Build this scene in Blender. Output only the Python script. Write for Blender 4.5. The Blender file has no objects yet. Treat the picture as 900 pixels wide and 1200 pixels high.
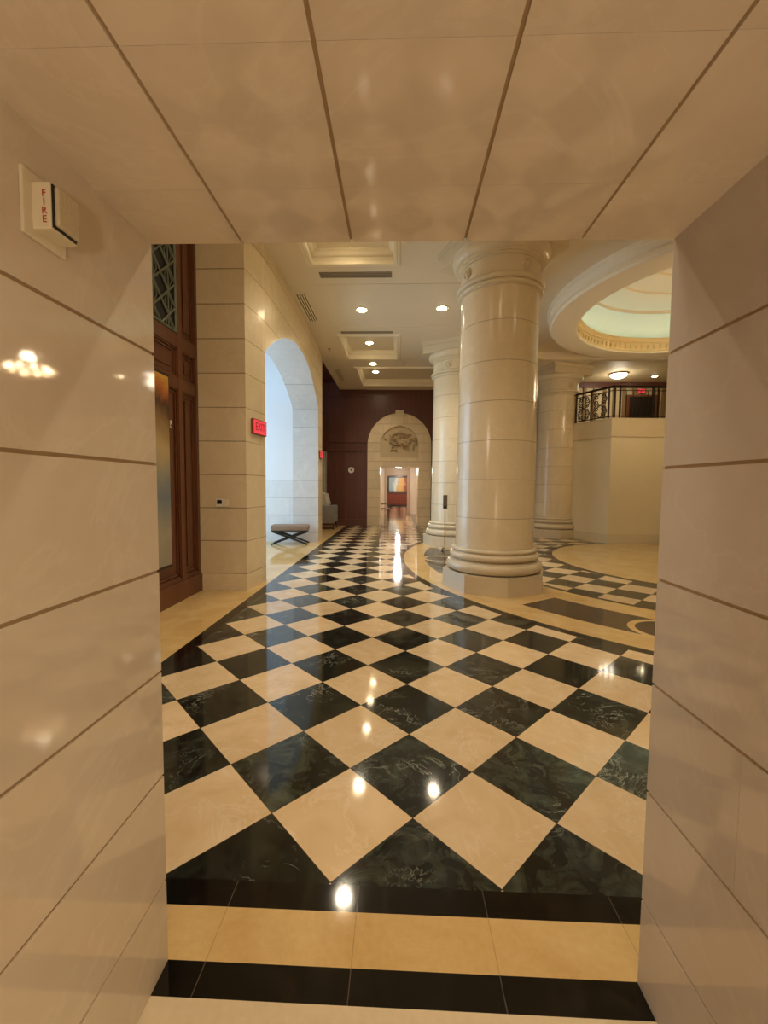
import bpy, bmesh, math, random
from math import pi, sin, cos, radians as rad
from mathutils import Vector, Matrix
from mathutils.geometry import delaunay_2d_cdt

random.seed(7)
scene = bpy.context.scene
COL = scene.collection

# ------------------------------------------------------------------ constants
EYE = 1.55                      # camera height
RC = (6.58, 8.97)               # centre of the rotunda
CEIL = 5.30                     # lobby ceiling
TXL, TXR, TZ, TY = -0.735, 0.77, 2.256, 1.25      # the stone passage
FARY = 16.45                    # far wall

def lin(c):
    if isinstance(c, str):
        c = [int(c[i:i+2], 16) / 255 for i in (0, 2, 4)]
    return tuple(v / 12.92 if v <= 0.04045 else ((v + 0.055) / 1.055) ** 2.4 for v in c) + (1.0,)

# ------------------------------------------------------------------ node helpers
class S:
    """a float socket with arithmetic"""
    def __init__(s, g, sock): s.g, s.k = g, sock
    def _b(s, op, o, rev=False):
        return s.g.math(op, o, s) if rev else s.g.math(op, s, o)
    def __add__(s, o): return s._b('ADD', o)
    __radd__ = __add__
    def __sub__(s, o): return s._b('SUBTRACT', o)
    def __rsub__(s, o): return s._b('SUBTRACT', o, True)
    def __mul__(s, o): return s._b('MULTIPLY', o)
    __rmul__ = __mul__
    def __truediv__(s, o): return s._b('DIVIDE', o)
    def __lt__(s, o): return s._b('LESS_THAN', o)
    def __gt__(s, o): return s._b('GREATER_THAN', o)
    def abs(s): return s.g.math('ABSOLUTE', s)
    def floor(s): return s.g.math('FLOOR', s)
    def fract(s): return s.g.math('FRACT', s)
    def sqrt(s): return s.g.math('SQRT', s)
    def sat(s): return s.g.math('ADD', s, 0.0, clamp=True)
    def max(s, o): return s._b('MAXIMUM', o)
    def min(s, o): return s._b('MINIMUM', o)

class G:
    def __init__(g, name, rough=0.5, ior=1.5, metallic=0.0):
        g.m = bpy.data.materials.new(name); g.m.use_nodes = True
        g.t = g.m.node_tree
        g.bsdf = g.t.nodes['Principled BSDF']
        g.bsdf.inputs['Roughness'].default_value = rough
        g.bsdf.inputs['IOR'].default_value = ior
        g.bsdf.inputs['Metallic'].default_value = metallic
        g.pos = None
    def node(g, typ, **kw):
        n = g.t.nodes.new(typ)
        for k, v in kw.items(): setattr(n, k, v)
        return n
    def put(g, inp, v):
        if isinstance(v, S): v = v.k
        if isinstance(v, bpy.types.NodeSocket): g.t.links.new(v, inp)
        else: inp.default_value = v
    def math(g, op, a, b=0.0, clamp=False):
        n = g.node('ShaderNodeMath', operation=op, use_clamp=clamp)
        g.put(n.inputs[0], a)
        if len(n.inputs) > 1: g.put(n.inputs[1], b)
        return S(g, n.outputs[0])
    def xyz(g):
        if g.pos is None:
            tc = g.node('ShaderNodeTexCoord'); g.coord = tc.outputs['Object']
            sp = g.node('ShaderNodeSeparateXYZ'); g.t.links.new(g.coord, sp.inputs[0])
            g.pos = tuple(S(g, o) for o in sp.outputs)
        return g.pos
    def vec(g, x, y, z=0.0):
        n = g.node('ShaderNodeCombineXYZ')
        for i, v in zip(n.inputs, (x, y, z)): g.put(i, v)
        return n.outputs[0]
    def noise(g, scale, detail=4.0, rough=0.55, dist=0.0, vec=None):
        g.xyz()
        n = g.node('ShaderNodeTexNoise')
        n.inputs['Scale'].default_value = scale; n.inputs['Detail'].default_value = detail
        n.inputs['Roughness'].default_value = rough; n.inputs['Distortion'].default_value = dist
        g.put(n.inputs['Vector'], vec if vec is not None else g.coord)
        return S(g, n.outputs['Fac'])
    def white(g, vec):
        n = g.node('ShaderNodeTexWhiteNoise', noise_dimensions='3D'); g.put(n.inputs['Vector'], vec)
        return S(g, n.outputs['Value'])
    def mix(g, f, a, b, mode='MIX'):
        n = g.node('ShaderNodeMix', data_type='RGBA', blend_type=mode)
        g.put(n.inputs[0], f); g.put(n.inputs[6], a); g.put(n.inputs[7], b)
        return n.outputs[2]
    def scale(g, col, f):
        n = g.node('ShaderNodeVectorMath', operation='SCALE'); g.put(n.inputs[0], col); g.put(n.inputs['Scale'], f)
        return n.outputs[0]
    def base(g, c): g.put(g.bsdf.inputs['Base Color'], c)
    def rough(g, r): g.put(g.bsdf.inputs['Roughness'], r)
    def bump(g, h, dist=0.01, strength=1.0):
        n = g.node('ShaderNodeBump'); n.inputs['Distance'].default_value = dist; n.inputs['Strength'].default_value = strength
        g.put(n.inputs['Height'], h); g.t.links.new(n.outputs[0], g.bsdf.inputs['Normal'])

def flat(name, c, rough=0.5, metallic=0.0, var=0.0, vscale=8.0, ior=1.5):
    g = G(name, rough, ior, metallic); c = lin(c)
    if var:
        n = g.noise(vscale, 5.0)
        g.base(g.mix(n, tuple(v * (1 - var) for v in c[:3]) + (1,), tuple(min(1, v * (1 + var)) for v in c[:3]) + (1,)))
    else: g.base(c)
    return g.m

def glow(name, c, strength):
    g = G(name); g.base((0, 0, 0, 1))
    g.bsdf.inputs['Emission Color'].default_value = lin(c); g.bsdf.inputs['Emission Strength'].default_value = strength
    return g.m

def stone_color(g, a, b, vein, vs=1.0, seedv=0.0):
    """mottled limestone / cream marble"""
    g.xyz()
    w = g.noise(1.6 * vs, 6.0, 0.6, 1.2)
    fine = g.noise(9.0 * vs, 4.0, 0.6)
    f = (w * 0.7 + fine * 0.3 - 0.25) * 1.9
    c = g.mix(f.sat(), lin(a), lin(b))
    v = g.noise(0.9 * vs, 7.0, 0.62, 1.6)
    ridge = (1.0 - ((v - 0.5).abs() * 55.0)).sat() * 0.22
    return g.mix(ridge, c, lin(vein))

def island_stone(name, a, b, vein, rough=0.16, var=0.10):
    """stone slabs modelled as separate blocks: one tone per block"""
    g = G(name, rough)
    c = stone_color(g, a, b, vein, 1.3)
    geo = g.node('ShaderNodeNewGeometry')
    r = S(g, geo.outputs['Random Per Island'])
    g.base(g.scale(c, r * var + (1.0 - var / 2)))
    g.rough(g.noise(4.0, 4.0) * 0.04 + (rough - 0.02))
    return g.m

def coursed_stone(name, a, b, vein, dz, z0, du=0.0, axis='y', rough=0.25, jw=0.006, var=0.10, joint='7d6446', stag=0.5):
    """stone with masonry joints worked out from the position on the wall"""
    g = G(name, rough)
    x, y, z = g.xyz()
    c = stone_color(g, a, b, vein, 1.0)
    rowf = (z - z0) / dz
    row = rowf.floor()
    fz = rowf.fract()
    edge = (fz - 0.5).abs()
    mask = edge > (0.5 - jw / dz)
    if du:
        u = {'x': x, 'y': y}[axis] / du + g.math('FLOORED_MODULO', row, 2.0) * stag
        ucol = u.floor()
        mask2 = (u.fract() - 0.5).abs() > (0.5 - jw * 0.5 / du)
        mask = mask.max(mask2 * 0.6)
    else:
        ucol = row * 0.0
    r = g.white(g.vec(row, ucol, 3.0))
    c = g.scale(c, r * var + (1.0 - var / 2))
    g.base(g.mix(mask * 0.75, c, lin(joint)))
    g.bump(1.0 - mask, 0.004)
    return g.m

def wood(name, a, b, rough=0.3, axis='z'):
    g = G(name, rough)
    x, y, z = g.xyz()
    v = g.vec(x * 14.0, y * 14.0, z * 1.2) if axis == 'z' else g.vec(x * 1.2, y * 14.0, z * 14.0)
    n = g.noise(1.0, 6.0, 0.6, 0.8, v)
    big = g.noise(1.3, 3.0)
    f = ((n * 0.7 + big * 0.3) - 0.28) * 2.0
    g.base(g.mix(f.sat(), lin(a), lin(b)))
    return g.m

# ------------------------------------------------------------------ mesh builder
class MB:
    def __init__(s): s.v, s.f, s.mi, s.cur = [], [], [], 0
    def add(s, verts, faces):
        o = len(s.v); s.v += [tuple(v) for v in verts]
        for f in faces: s.f.append([i + o for i in f]); s.mi.append(s.cur)
        return s
    def mat(s, i): s.cur = i; return s
    def quad(s, a, b, c, d): return s.add([a, b, c, d], [(0, 1, 2, 3)])
    def box(s, x0, y0, z0, x1, y1, z1, M=None):
        vs = [Vector((x, y, z)) for z in (z0, z1) for y in (y0, y1) for x in (x0, x1)]
        if M is not None: vs = [M @ v for v in vs]
        return s.add(vs, [(0, 2, 3, 1), (4, 5, 7, 6), (0, 1, 5, 4), (2, 6, 7, 3), (0, 4, 6, 2), (1, 3, 7, 5)])
    def bevbox(s, x0, y0, z0, x1, y1, z1, b=0.01, M=None):
        """box with chamfered edges"""
        X, Y, Z = (x0, x1), (y0, y1), (z0, z1)
        bm = bmesh.new()
        vs = [bm.verts.new((x, y, z)) for z in Z for y in Y for x in X]
        for f in [(0, 2, 3, 1), (4, 5, 7, 6), (0, 1, 5, 4), (2, 6, 7, 3), (0, 4, 6, 2), (1, 3, 7, 5)]:
            bm.faces.new([vs[i] for i in f])
        bmesh.ops.bevel(bm, geom=list(bm.edges), offset=b, segments=2, profile=0.6, affect='EDGES')
        return s.bm(bm, M)
    def bm(s, bm, M=None):
        bm.verts.index_update()
        vs = [(M @ v.co) if M is not None else v.co.copy() for v in bm.verts]
        s.add(vs, [[v.index for v in f.verts] for f in bm.faces]); bm.free(); return s
    def lathe(s, prof, n=48, c=(0, 0, 0), cap0=True, cap1=True, a0=0.0, a1=2 * pi, M=None):
        full = abs(a1 - a0 - 2 * pi) < 1e-6
        k = n if full else n + 1
        vs = []
        for r, z in prof:
            for i in range(k):
                a = a0 + (a1 - a0) * i / n
                p = Vector((c[0] + r * cos(a), c[1] + r * sin(a), c[2] + z))
                vs.append(M @ p if M is not None else p)
        fs = []
        for j in range(len(prof) - 1):
            for i in range(n):
                i2 = (i + 1) % k
                fs.append((j * k + i, j * k + i2, (j + 1) * k + i2, (j + 1) * k + i))
        if full and cap0: fs.append(tuple(reversed(range(k))))
        if full and cap1: fs.append(tuple((len(prof) - 1) * k + i for i in range(k)))
        return s.add(vs, fs)
    def tube(s, pts, r, n=8, closed=False, caps=True):
        pts = [Vector(p) for p in pts]; m = len(pts)
        rs = r if isinstance(r, (list, tuple)) else [r] * m
        up = None; vs = []
        for i, p in enumerate(pts):
            if closed: t = pts[(i + 1) % m] - pts[i - 1]
            else: t = pts[min(i + 1, m - 1)] - pts[max(i - 1, 0)]
            t.normalize()
            if up is None:
                up = Vector((0, 0, 1)) if abs(t.z) < 0.9 else Vector((1, 0, 0))
            a = t.cross(up)
            if a.length < 1e-5: a = t.orthogonal()
            a.normalize(); b = a.cross(t); up = b.copy() if abs(b.length) > 0 else up
            for k in range(n):
                an = 2 * pi * k / n
                vs.append(p + (a * cos(an) + b * sin(an)) * rs[i])
        fs = []
        for i in range(m if closed else m - 1):
            j = (i + 1) % m
            for k in range(n):
                k2 = (k + 1) % n
                fs.append((i * n + k, i * n + k2, j * n + k2, j * n + k))
        if caps and not closed:
            fs.append(tuple(reversed(range(n)))); fs.append(tuple((m - 1) * n + k for k in range(n)))
        return s.add(vs, fs)
    def prism(s, poly, z0, z1, M=None):
        n = len(poly)
        vs = [Vector((x, y, z0)) for x, y in poly] + [Vector((x, y, z1)) for x, y in poly]
        if M is not None: vs = [M @ v for v in vs]
        return s.add(vs, [tuple(reversed(range(n))), tuple(range(n, 2 * n))] + [(i, (i + 1) % n, n + (i + 1) % n, n + i) for i in range(n)])
    def ball(s, c, r, sc=(1, 1, 1), n=14, M=None):
        prof = [(max(1e-4, r * sin(pi * i / 10)), -r * cos(pi * i / 10)) for i in range(11)]
        A = Matrix.Translation(c) @ Matrix.Diagonal((*sc, 1))
        if M is not None: A = A @ M
        return s.lathe(prof, n, M=A)
    def build(s, name, mats, parent=None, loc=(0, 0, 0), rz=0.0, smooth=None, fix=True):
        me = bpy.data.meshes.new(name)
        me.from_pydata([tuple(v) for v in s.v], [], s.f)
        if not isinstance(mats, (list, tuple)): mats = [mats]
        for m in mats: me.materials.append(m)
        for p, i in zip(me.polygons, s.mi): p.material_index = i
        if fix:
            bm = bmesh.new(); bm.from_mesh(me)
            bmesh.ops.recalc_face_normals(bm, faces=bm.faces); bm.to_mesh(me); bm.free()
        if smooth is not None:
            me.polygons.foreach_set('use_smooth', [True] * len(me.polygons))
            me.set_sharp_from_angle(angle=rad(smooth))
        me.update()
        o = bpy.data.objects.new(name, me); COL.objects.link(o)
        o.location = loc; o.rotation_euler = (0, 0, rz)
        if parent: o.parent = parent
        return o

def tag(o, label=None, cat=None, group=None, kind=None):
    if label: o['label'] = label
    if cat: o['category'] = cat
    if group: o['group'] = group
    if kind: o['kind'] = kind
    return o

def thing(name, label, cat, loc=(0, 0, 0), rz=0.0, group=None):
    o = bpy.data.objects.new(name, None); COL.objects.link(o)
    o.location = loc; o.rotation_euler = (0, 0, rz); o.empty_display_size = 0.1
    return tag(o, label, cat, group)

def struct(o, label, cat='wall'):
    return tag(o, label, cat, kind='structure')

def dup(root, loc, rz, label, group=None):
    r = root.copy(); COL.objects.link(r); r.location = loc; r.rotation_euler = (0, 0, rz); r['label'] = label
    if group: r['group'] = group
    for ch in list(root.children):
        c = ch.copy(); COL.objects.link(c); c.parent = r
        for g2 in ch.children:
            d = g2.copy(); COL.objects.link(d); d.parent = c
    return r

def lamp(kind, loc, power, color=(1, 0.76, 0.48), parent=None, rot=None, **kw):
    l = bpy.data.lights.new('lamp_light', kind); l.energy = power; l.color = color
    for k, v in kw.items(): setattr(l, k, v)
    o = bpy.data.objects.new('lamp_light', l); COL.objects.link(o); o.location = loc
    if rot: o.rotation_euler = rot
    if parent: o.parent = parent
    return o

# ------------------------------------------------------------------ materials
M_tun = island_stone('polished_beige_limestone', 'd8c8b0', 'e4d6c2', 'efe4d3', 0.05, 0.07)
M_tunr = island_stone('shade_greyed_beige_limestone', 'c6bbae', 'd1c7bb', 'dcd4c8', 0.06, 0.06)  # same limestone, greyed in colour to imitate the light on this side
M_mortar = flat('mortar_joint', 'ab8f6a', 0.8)
M_pil = coursed_stone('pilaster_stone', 'd8c5a0', 'e4d3b2', 'f0e5cd', 0.4825, 0.255, rough=0.22)
M_arch = coursed_stone('arch_wall_stone', 'dcc8a0', 'ead8b4', 'f3e8d0', 0.4825, 0.255, 1.45, 'y', 0.22, 0.005, 0.08, 'a58a60')
M_jamb = coursed_stone('jamb_marble', 'c9c4be', 'd8d4cf', 'efece8', 0.4825, 0.255, 0.0, 'x', 0.25, 0.005, 0.10, 'a09c98')
M_vest = coursed_stone('vestibule_marble', 'd4d6d6', 'e2e4e4', 'f4f4f4', 0.4825, 0.255, 1.2, 'x', 0.3, 0.005, 0.10, 'a0a3a8')
M_portal = coursed_stone('portal_stone', 'd9c4a0', 'e8d6b4', 'f2e6cc', 0.36, 0.02, 0.62, 'x', 0.3, 0.006, 0.12, '9c845f')
M_cream = flat('cream_wall_paint', 'e2d4b0', 0.55, 0, 0.03, 3)
M_creamlow = flat('warm_stone_band', 'd9c9a6', 0.35, 0, 0.06, 5)
M_ceil = flat('ivory_ceiling_plaster', 'e6dac0', 0.6, 0, 0.02, 2)
M_mold = flat('ivory_moulding', 'efe4c9', 0.5, 0, 0.02, 4)
M_wood = wood('reddish_walnut', '5c3422', '7a4a32', 0.3)
M_wooddark = wood('dark_walnut', '522e24', '70443a', 0.34)
M_woodin = wood('mahogany_gloss', '5e2312', '8a3c20', 0.25)
M_dome = flat('dome_plaster', 'e8d6b6', 0.6, 0, 0.02, 2)
M_bronze = flat('dark_bronze', '2e2118', 0.4, 0.7, 0.1)
M_iron = flat('wrought_iron', '2a1f18', 0.45, 0.6, 0.15)
M_brass = flat('brushed_brass', 'b99a5a', 0.3, 0.9)
M_chrome = flat('polished_chrome', 'd6d3cc', 0.12, 1.0)
M_white = flat('white_plastic', 'e9e3d6', 0.4)
M_offwhite = flat('aged_white_plastic', 'e4d7ba', 0.4, 0, 0.03)
M_black = flat('black_plastic', '120e0c', 0.35)
M_vent = flat('vent_slot_grey', 'a0937c', 0.6)
M_ventdark = flat('vent_slot_dark', '6a5f50', 0.8)
M_redtext = flat('red_lettering', 'b3402c', 0.5)
M_red = glow('red_exit_panel', 'f5404a', 0.85)
M_reddk = glow('red_exit_letters', '8a0a10', 0.6)
M_bulb = glow('lamp_glow', 'ffe6b8', 60.0)
M_led = glow('cyan_led_strip', '86d4f0', 10.0)
M_candle = glow('chandelier_lamp_glow', 'ffd8a4', 90.0)
M_fixture = glow('frosted_glass_bowl', 'fff4dc', 9.0)
M_glass = G('clear_glass', 0.02); M_glass.bsdf.inputs['Transmission Weight'].default_value = 1.0; M_glass.base((1, 1, 1, 1)); M_glass = M_glass.m
M_velvet = flat('taupe_upholstery', '8d7765', 0.9, 0, 0.1, 30)
M_greyfab = flat('grey_upholstery', '7d7b74', 0.9, 0, 0.1, 30)
M_palefab = flat('pale_grey_drape', 'b4aea0', 0.9, 0, 0.08, 12)
M_legblk = flat('black_lacquer', '0e0b0a', 0.25)
M_shade = flat('backroom_paint', 'e2d2b2', 0.6)

def floor_material():
    g = G('inlaid_marble_floor', 0.07)
    x, y, z = g.xyz()
    s_, ox, oy, c7 = 0.4714, 0.0849, 1.8706, math.sqrt(0.5)
    a = ((x - ox) * c7 + (y - oy) * c7) * (1 / s_)
    b = ((y - oy) * c7 - (x - ox) * c7) * (1 / s_)
    ia, ib = a.floor(), b.floor()
    par = g.math('FLOORED_MODULO', ia + ib, 2.0)          # 0 = dark tile
    rnd = g.white(g.vec(ia, ib, 1.0)); rnd2 = g.white(g.vec(ia, ib, 9.0))
    off = g.vec(x + rnd * 37.0, y + rnd2 * 53.0, rnd * 11.0)
    # cream marble tile
    n1 = g.noise(3.0, 6.0, 0.6, 1.5, off)
    cr = g.mix(((n1 - 0.3) * 2.2).sat(), lin('d8bc90'), lin('e8d1ac'))
    v1 = g.noise(2.0, 6.0, 0.6, 1.2, off)
    cr = g.mix((1.0 - (v1 - 0.5).abs() * 60.0).sat() * 0.22, cr, lin('f7ecdc'))
    cr = g.scale(cr, rnd2 * 0.16 + 0.90)
    # dark green-black marble tile
    n2 = g.noise(6.0, 8.0, 0.68, 1.4, off)
    gfac = ((n2 - 0.42) * 3.2).sat() * (rnd * 0.85 + 0.12)
    dk = g.mix(gfac, lin('171814'), lin('566052'))
    v2 = g.noise(2.6, 7.0, 0.66, 2.2, off)
    n3 = g.noise(2.2, 2.0, 0.5, 0.0, off)
    vein = (1.0 - (v2 - 0.5).abs() * 85.0).sat() * ((n3 - 0.5) * 7.0).sat()
    dk = g.mix(vein * 0.8, dk, lin('aeb0a2'))
    tile = g.mix(par, dk, cr)
    ea = (a.fract() - 0.5).abs(); eb = (b.fract() - 0.5).abs()
    tile = g.mix((ea.max(eb) > 0.4965) * 0.8, tile, lin('2a2018'))
    # plain stones
    yn = g.noise(2.2, 7.0, 0.62, 1.2)
    yfine = g.noise(40.0, 3.0)
    yel = g.mix(((yn * 0.75 + yfine * 0.25 - 0.3) * 2.3).sat(), lin('c8a263'), lin('e0c48c'))
    bn = g.noise(5.0, 7.0, 0.65, 1.5)
    blk = g.mix(((bn - 0.5) * 4.0).sat() * 0.35, lin('0f0d0b'), lin('3a342c'))
    pn = g.noise(2.4, 7.0, 0.65, 2.0)
    pan = g.mix(((pn - 0.38) * 2.6).sat(), lin('30231b'), lin('5a4636'))
    near = g.mix(yfine, lin('d9c49f'), lin('e6d5b5'))
    # left margin: yellow walk and black border
    c = g.mix(x < -1.925, tile, blk)
    c = g.mix(x < -2.05, c, yel)
    jx = ((y * (1 / 1.4)).fract() - 0.5).abs() > 0.4985
    # strips across the mouth of the passage
    jl = (((x + 0.135) * (1 / 0.4755)).fract() - 0.5).abs() > 0.4965
    c = g.mix(y < 1.530, c, g.mix(jl * 0.55, blk, lin('6b6258')))
    c = g.mix(y < 1.427, c, g.mix(jl * 0.35, yel, lin('7a5a30')))
    c = g.mix(y < 1.250, c, g.mix(jl * 0.55, blk, lin('6b6258')))
    c = g.mix(y < 1.152, c, near)
    # rotunda rings
    dx, dy = x - RC[0], y - RC[1]
    r = (dx * dx + dy * dy).sqrt()
    ang = g.math('ARCTAN2', dy, dx) * (180 / pi)
    t = g.math('FLOORED_MODULO', ang - 204.8, 51.43)
    ex = r - 5.65; ey = (t - 25.7) * (pi / 180) * 5.65
    dm = (ex * ex + ey * ey).sqrt()
    ring = yel
    inband = (r > 5.30) * (r < 6.0)
    ring = g.mix(inband * (t > 10.2) * (t < 41.2), ring, pan)
    ring = g.mix((dm < 0.39) * inband, ring, yel)
    ring = g.mix((dm < 0.315) * inband, ring, pan)
    rj = ((t * (1 / 12.857)).fract() - 0.5).abs() > 0.4985
    ring = g.mix(rj * (r > 6.0) * 0.3, ring, lin('7a5a30'))
    out = c
    out = g.mix(r < 6.58, out, blk)
    out = g.mix(r < 6.45, out, ring)
    out = g.mix(r < 4.86, out, blk)
    out = g.mix(r < 4.77, out, tile)
    out = g.mix(r < 3.22, out, blk)
    out = g.mix(r < 3.08, out, yel)
    # rings only exist inside the hall
    g.base(g.mix(y < 1.53, out, c))
    g.rough(g.noise(3.0, 3.0) * 0.05 + 0.045)
    return g.m
M_floor = floor_material()

# ------------------------------------------------------------------ camera
cam = bpy.data.cameras.new('camera'); co = bpy.data.objects.new('camera', cam); COL.objects.link(co)
f_px, yaw, pitch, roll = 489.2027, 0.0337449, -0.0605263, 0.0093775
fw = Vector((-sin(yaw) * cos(pitch), cos(yaw) * cos(pitch), sin(pitch)))
r0 = Vector((cos(yaw), sin(yaw), 0)); u0 = r0.cross(fw)
rr = r0 * cos(roll) + u0 * sin(roll); uu = u0 * cos(roll) - r0 * sin(roll)
mw = Matrix.Identity(4)
for i in range(3): mw[i][0], mw[i][1], mw[i][2] = rr[i], uu[i], -fw[i]
mw.translation = (0, 0, EYE)
co.matrix_world = mw
cam.sensor_fit = 'HORIZONTAL'; cam.sensor_width = 36; cam.lens = f_px / 900 * 36
cam.clip_start = 0.02; cam.clip_end = 200
scene.camera = co

# ------------------------------------------------------------------ floor
fl = MB(); fl.box(-7, -5, -0.2, 15, 37, 0.0)
struct(fl.build('floor', M_floor), 'polished floor of black, green and cream marble tiles', 'floor')

# ------------------------------------------------------------------ passage (the stone opening the camera stands in)
zs = [-0.02, 0.278, 0.63, 0.966, 1.284, 1.612, 1.938, TZ]
def passage_wall(name, xf, sgn, yj, mat, label):
    m = MB(); gap = 0.0045
    xb = xf + sgn * 0.004
    m.mat(1).box(min(xb, xb + sgn * 0.3), -0.02, 0, max(xb, xb + sgn * 0.3), TY - 0.004, TZ)
    m.mat(0)
    for i in range(len(zs) - 1):
        cuts = [-0.02] + yj[i % len(yj)] + [TY]
        for k in range(len(cuts) - 1):
            y0 = cuts[k] + (0.0004 if k else 0); y1 = cuts[k + 1] - (0.0004 if k < len(cuts) - 2 else 0)
            z0 = max(0, zs[i] + (gap if i else 0)); z1 = zs[i + 1] - (gap if i < len(zs) - 2 else 0)
            m.box(min(xf, xf + sgn * 0.05), y0, z0, max(xf, xf + sgn * 0.05), y1, z1)
    return struct(m.build(name, [mat, M_mortar]), label, 'wall')
passage_wall('wall_left', TXL, -1, [[]], M_tun, 'beige polished stone wall with the fire alarm on it')
passage_wall('wall_right', TXR, 1, [[], [], [0.92], []], M_tunr, 'polished stone wall beside the rotunda, coloured greyer for its light')
m = MB()
m.mat(1).box(TXL - 0.3, -0.02, TZ + 0.006, TXR + 0.3, TY - 0.004, TZ + 0.06)
m.mat(0)
xs = [TXL - 0.02, -0.463, -0.143, 0.182, 0.510, TXR + 0.02]
ys = [-0.02, 0.38, 0.703, 1.028, TY]
for i in range(5):
    for k in range(4):
        m.box(xs[i] + (0.004 if i else 0), ys[k] + (0.0004 if k else 0), TZ, xs[i + 1] - (0.004 if i < 4 else 0), ys[k + 1] - (0.0004 if k < 3 else 0), TZ + 0.04)
struct(m.build('ceiling', [M_tun, M_mortar]), 'beige stone slab ceiling of the passage', 'ceiling')
# the hall side of that thick wall
m = MB()
m.box(-7, 0.0, 0, TXL - 0.3, TY - 0.002, CEIL + 0.4)
m.box(TXR + 0.3, 0.0, 0, 15, TY - 0.002, CEIL + 0.4)
m.box(TXL - 0.3, 0.0, TZ + 0.06, TXR + 0.3, TY - 0.002, CEIL + 0.4)
struct(m.build('wall_near', M_portal), 'thick stone wall around the passage', 'wall')

# room behind the camera
m = MB()
for b in [(-3.2, -4.6, 0, -3, 0, 3), (3, -4.6, 0, 3.2, 0, 3), (-3.2, -4.8, 0, 3.2, -4.6, 3), (-3.2, -4.8, 3, 3.2, 0, 3.2)]: m.box(*b)
struct(m.build('wall_rear', M_shade), 'plain painted walls of the room behind the passage', 'wall')

# ------------------------------------------------------------------ left: wood panelling, pilaster, arch wall
WX = -2.94
m = MB()
m.box(WX - 0.25, TY, 0, WX, 6.0, CEIL)
wl = struct(m.build('door_1', M_wood), 'reddish wood panelled doorway wall with a metal grille above', 'door')
# stiles, rails and mouldings raised from the panel ground
m = MB()
t_ = 0.045
for y0, y1 in [(1.3, 1.5), (3.3, 3.5), (5.47, 5.57), (5.93, 6.0)]: m.box(WX, y0, 0, WX + t_, y1, CEIL)
for z0, z1 in [(0.0, 0.30), (2.80, 2.95), (3.33, 3.50), (5.05, 5.3)]: m.box(WX, 1.3, z0, WX + t_ - 0.004, 6.0, z1)
m.box(WX, 1.3, 0, WX + t_ + 0.02, 6.0, 0.26)
m.build('frame', M_wood, wl)
def panel(y0, y1, z0, z1):
    p = MB()
    for k, (g0, h) in enumerate([(0.0, 0.03), (0.035, 0.018)]):
        a0, a1, b0, b1 = y0 + g0, y1 - g0, z0 + g0, z1 - g0; w = 0.022
        p.box(WX, a0, b0, WX + h, a0 + w, b1); p.box(WX, a1 - w, b0, WX + h, a1, b1)
        p.box(WX, a0, b0, WX + h, a1, b0 + w); p.box(WX, a0, b1 - w, WX + h, a1, b1)
    p.box(WX, y0 + 0.11, z0 + 0.11, WX + 0.014, y1 - 0.11, z1 - 0.11)
    return p.build('panel', M_wood, wl)
for y0, y1 in [(3.5, 5.47), (5.57, 5.93)]:
    panel(y0, y1, 0.30, 2.80); panel(y0, y1, 2.95, 3.33)
panel(5.57, 5.93, 3.50, 5.05)
# grille: dark backing with a diamond and star lattice
g = MB(); g.box(WX + 0.004, 3.5, 3.50, WX + 0.012, 5.44, 5.05)
gr = g.build('grille', flat('grille_backing', '14110c', 0.6), wl)
g = MB(); M_lat = flat('verdigris_lattice', '7d8373', 0.5, 0.4, 0.1)
def bar(p, q, w=0.013):
    g.tube([(WX + 0.03, *p), (WX + 0.03, *q)], w, 6)
cw, ch = 0.33, 0.30
gy1, gz0, gz1 = 5.455, 3.53, 5.03
ny, nz = 5, 5
for i in range(ny):
    for j in range(nz):
        cy, cz = gy1 - cw * (i + 0.5), gz0 + ch * (j + 0.5)
        lo, hi = max(gz0, cz - ch / 2), min(gz1, cz + ch / 2)
        bar((cy - cw / 2, lo), (cy + cw / 2, hi)); bar((cy - cw / 2, hi), (cy + cw / 2, lo))
        bar((cy, lo), (cy, hi), 0.008)
        for sy in (-1, 1): bar((cy - sy * cw / 4, lo), (cy + sy * cw / 4, hi), 0.006)
for zz in (gz0, gz1): bar((3.55, zz), (gy1, zz), 0.018)
for yy in (3.56, gy1): bar((yy, gz0), (yy, gz1), 0.018)
g.build('lattice', M_lat, gr, smooth=40)

PROF = [(6.0, -2.205), (6.3, -2.160), (6.64, -2.126), (7.3, -2.110), (8.5, -2.110), (10.0, -2.145), (11.45, -2.205), (12.25, -2.245)]
def xw(y):
    for (a, xa), (b, xb) in zip(PROF, PROF[1:]):
        if y <= b: return xa + (xb - xa) * (y - a) / (b - a)
    return PROF[-1][1]
AY0, AY1, AC, AR = 6.64, 11.45, 9.045, 4.0
def az(y): return 4.46 - AR + math.sqrt(AR * AR - (y - AC) ** 2)
XB = -2.91
yy = [6.0, 6.2, 6.4, AY0] + [AY0 + (AY1 - AY0) * i / 40 for i in range(1, 41)] + [11.7, 12.0, 12.25]
m = MB()
for y0, y1 in zip(yy, yy[1:]):
    ins = y0 >= AY0 - 1e-6 and y1 <= AY1 + 1e-6
    b0, b1 = (az(y0), az(y1)) if ins else (0, 0)
    m.mat(1).quad((xw(y0), y0, b0), (xw(y1), y1, b1), (xw(y1), y1, CEIL), (xw(y0), y0, CEIL))
    m.mat(2).quad((XB, y0, b0), (XB, y1, b1), (XB, y1, CEIL), (XB, y0, CEIL))
    if ins: m.mat(2).quad((xw(y0), y0, b0), (xw(y1), y1, b1), (XB, y1, b1), (XB, y0, b0))
for y in (AY0, AY1): m.mat(2).quad((xw(y), y, 0), (XB, y, 0), (XB, y, az(y)), (xw(y), y, az(y)))
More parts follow.
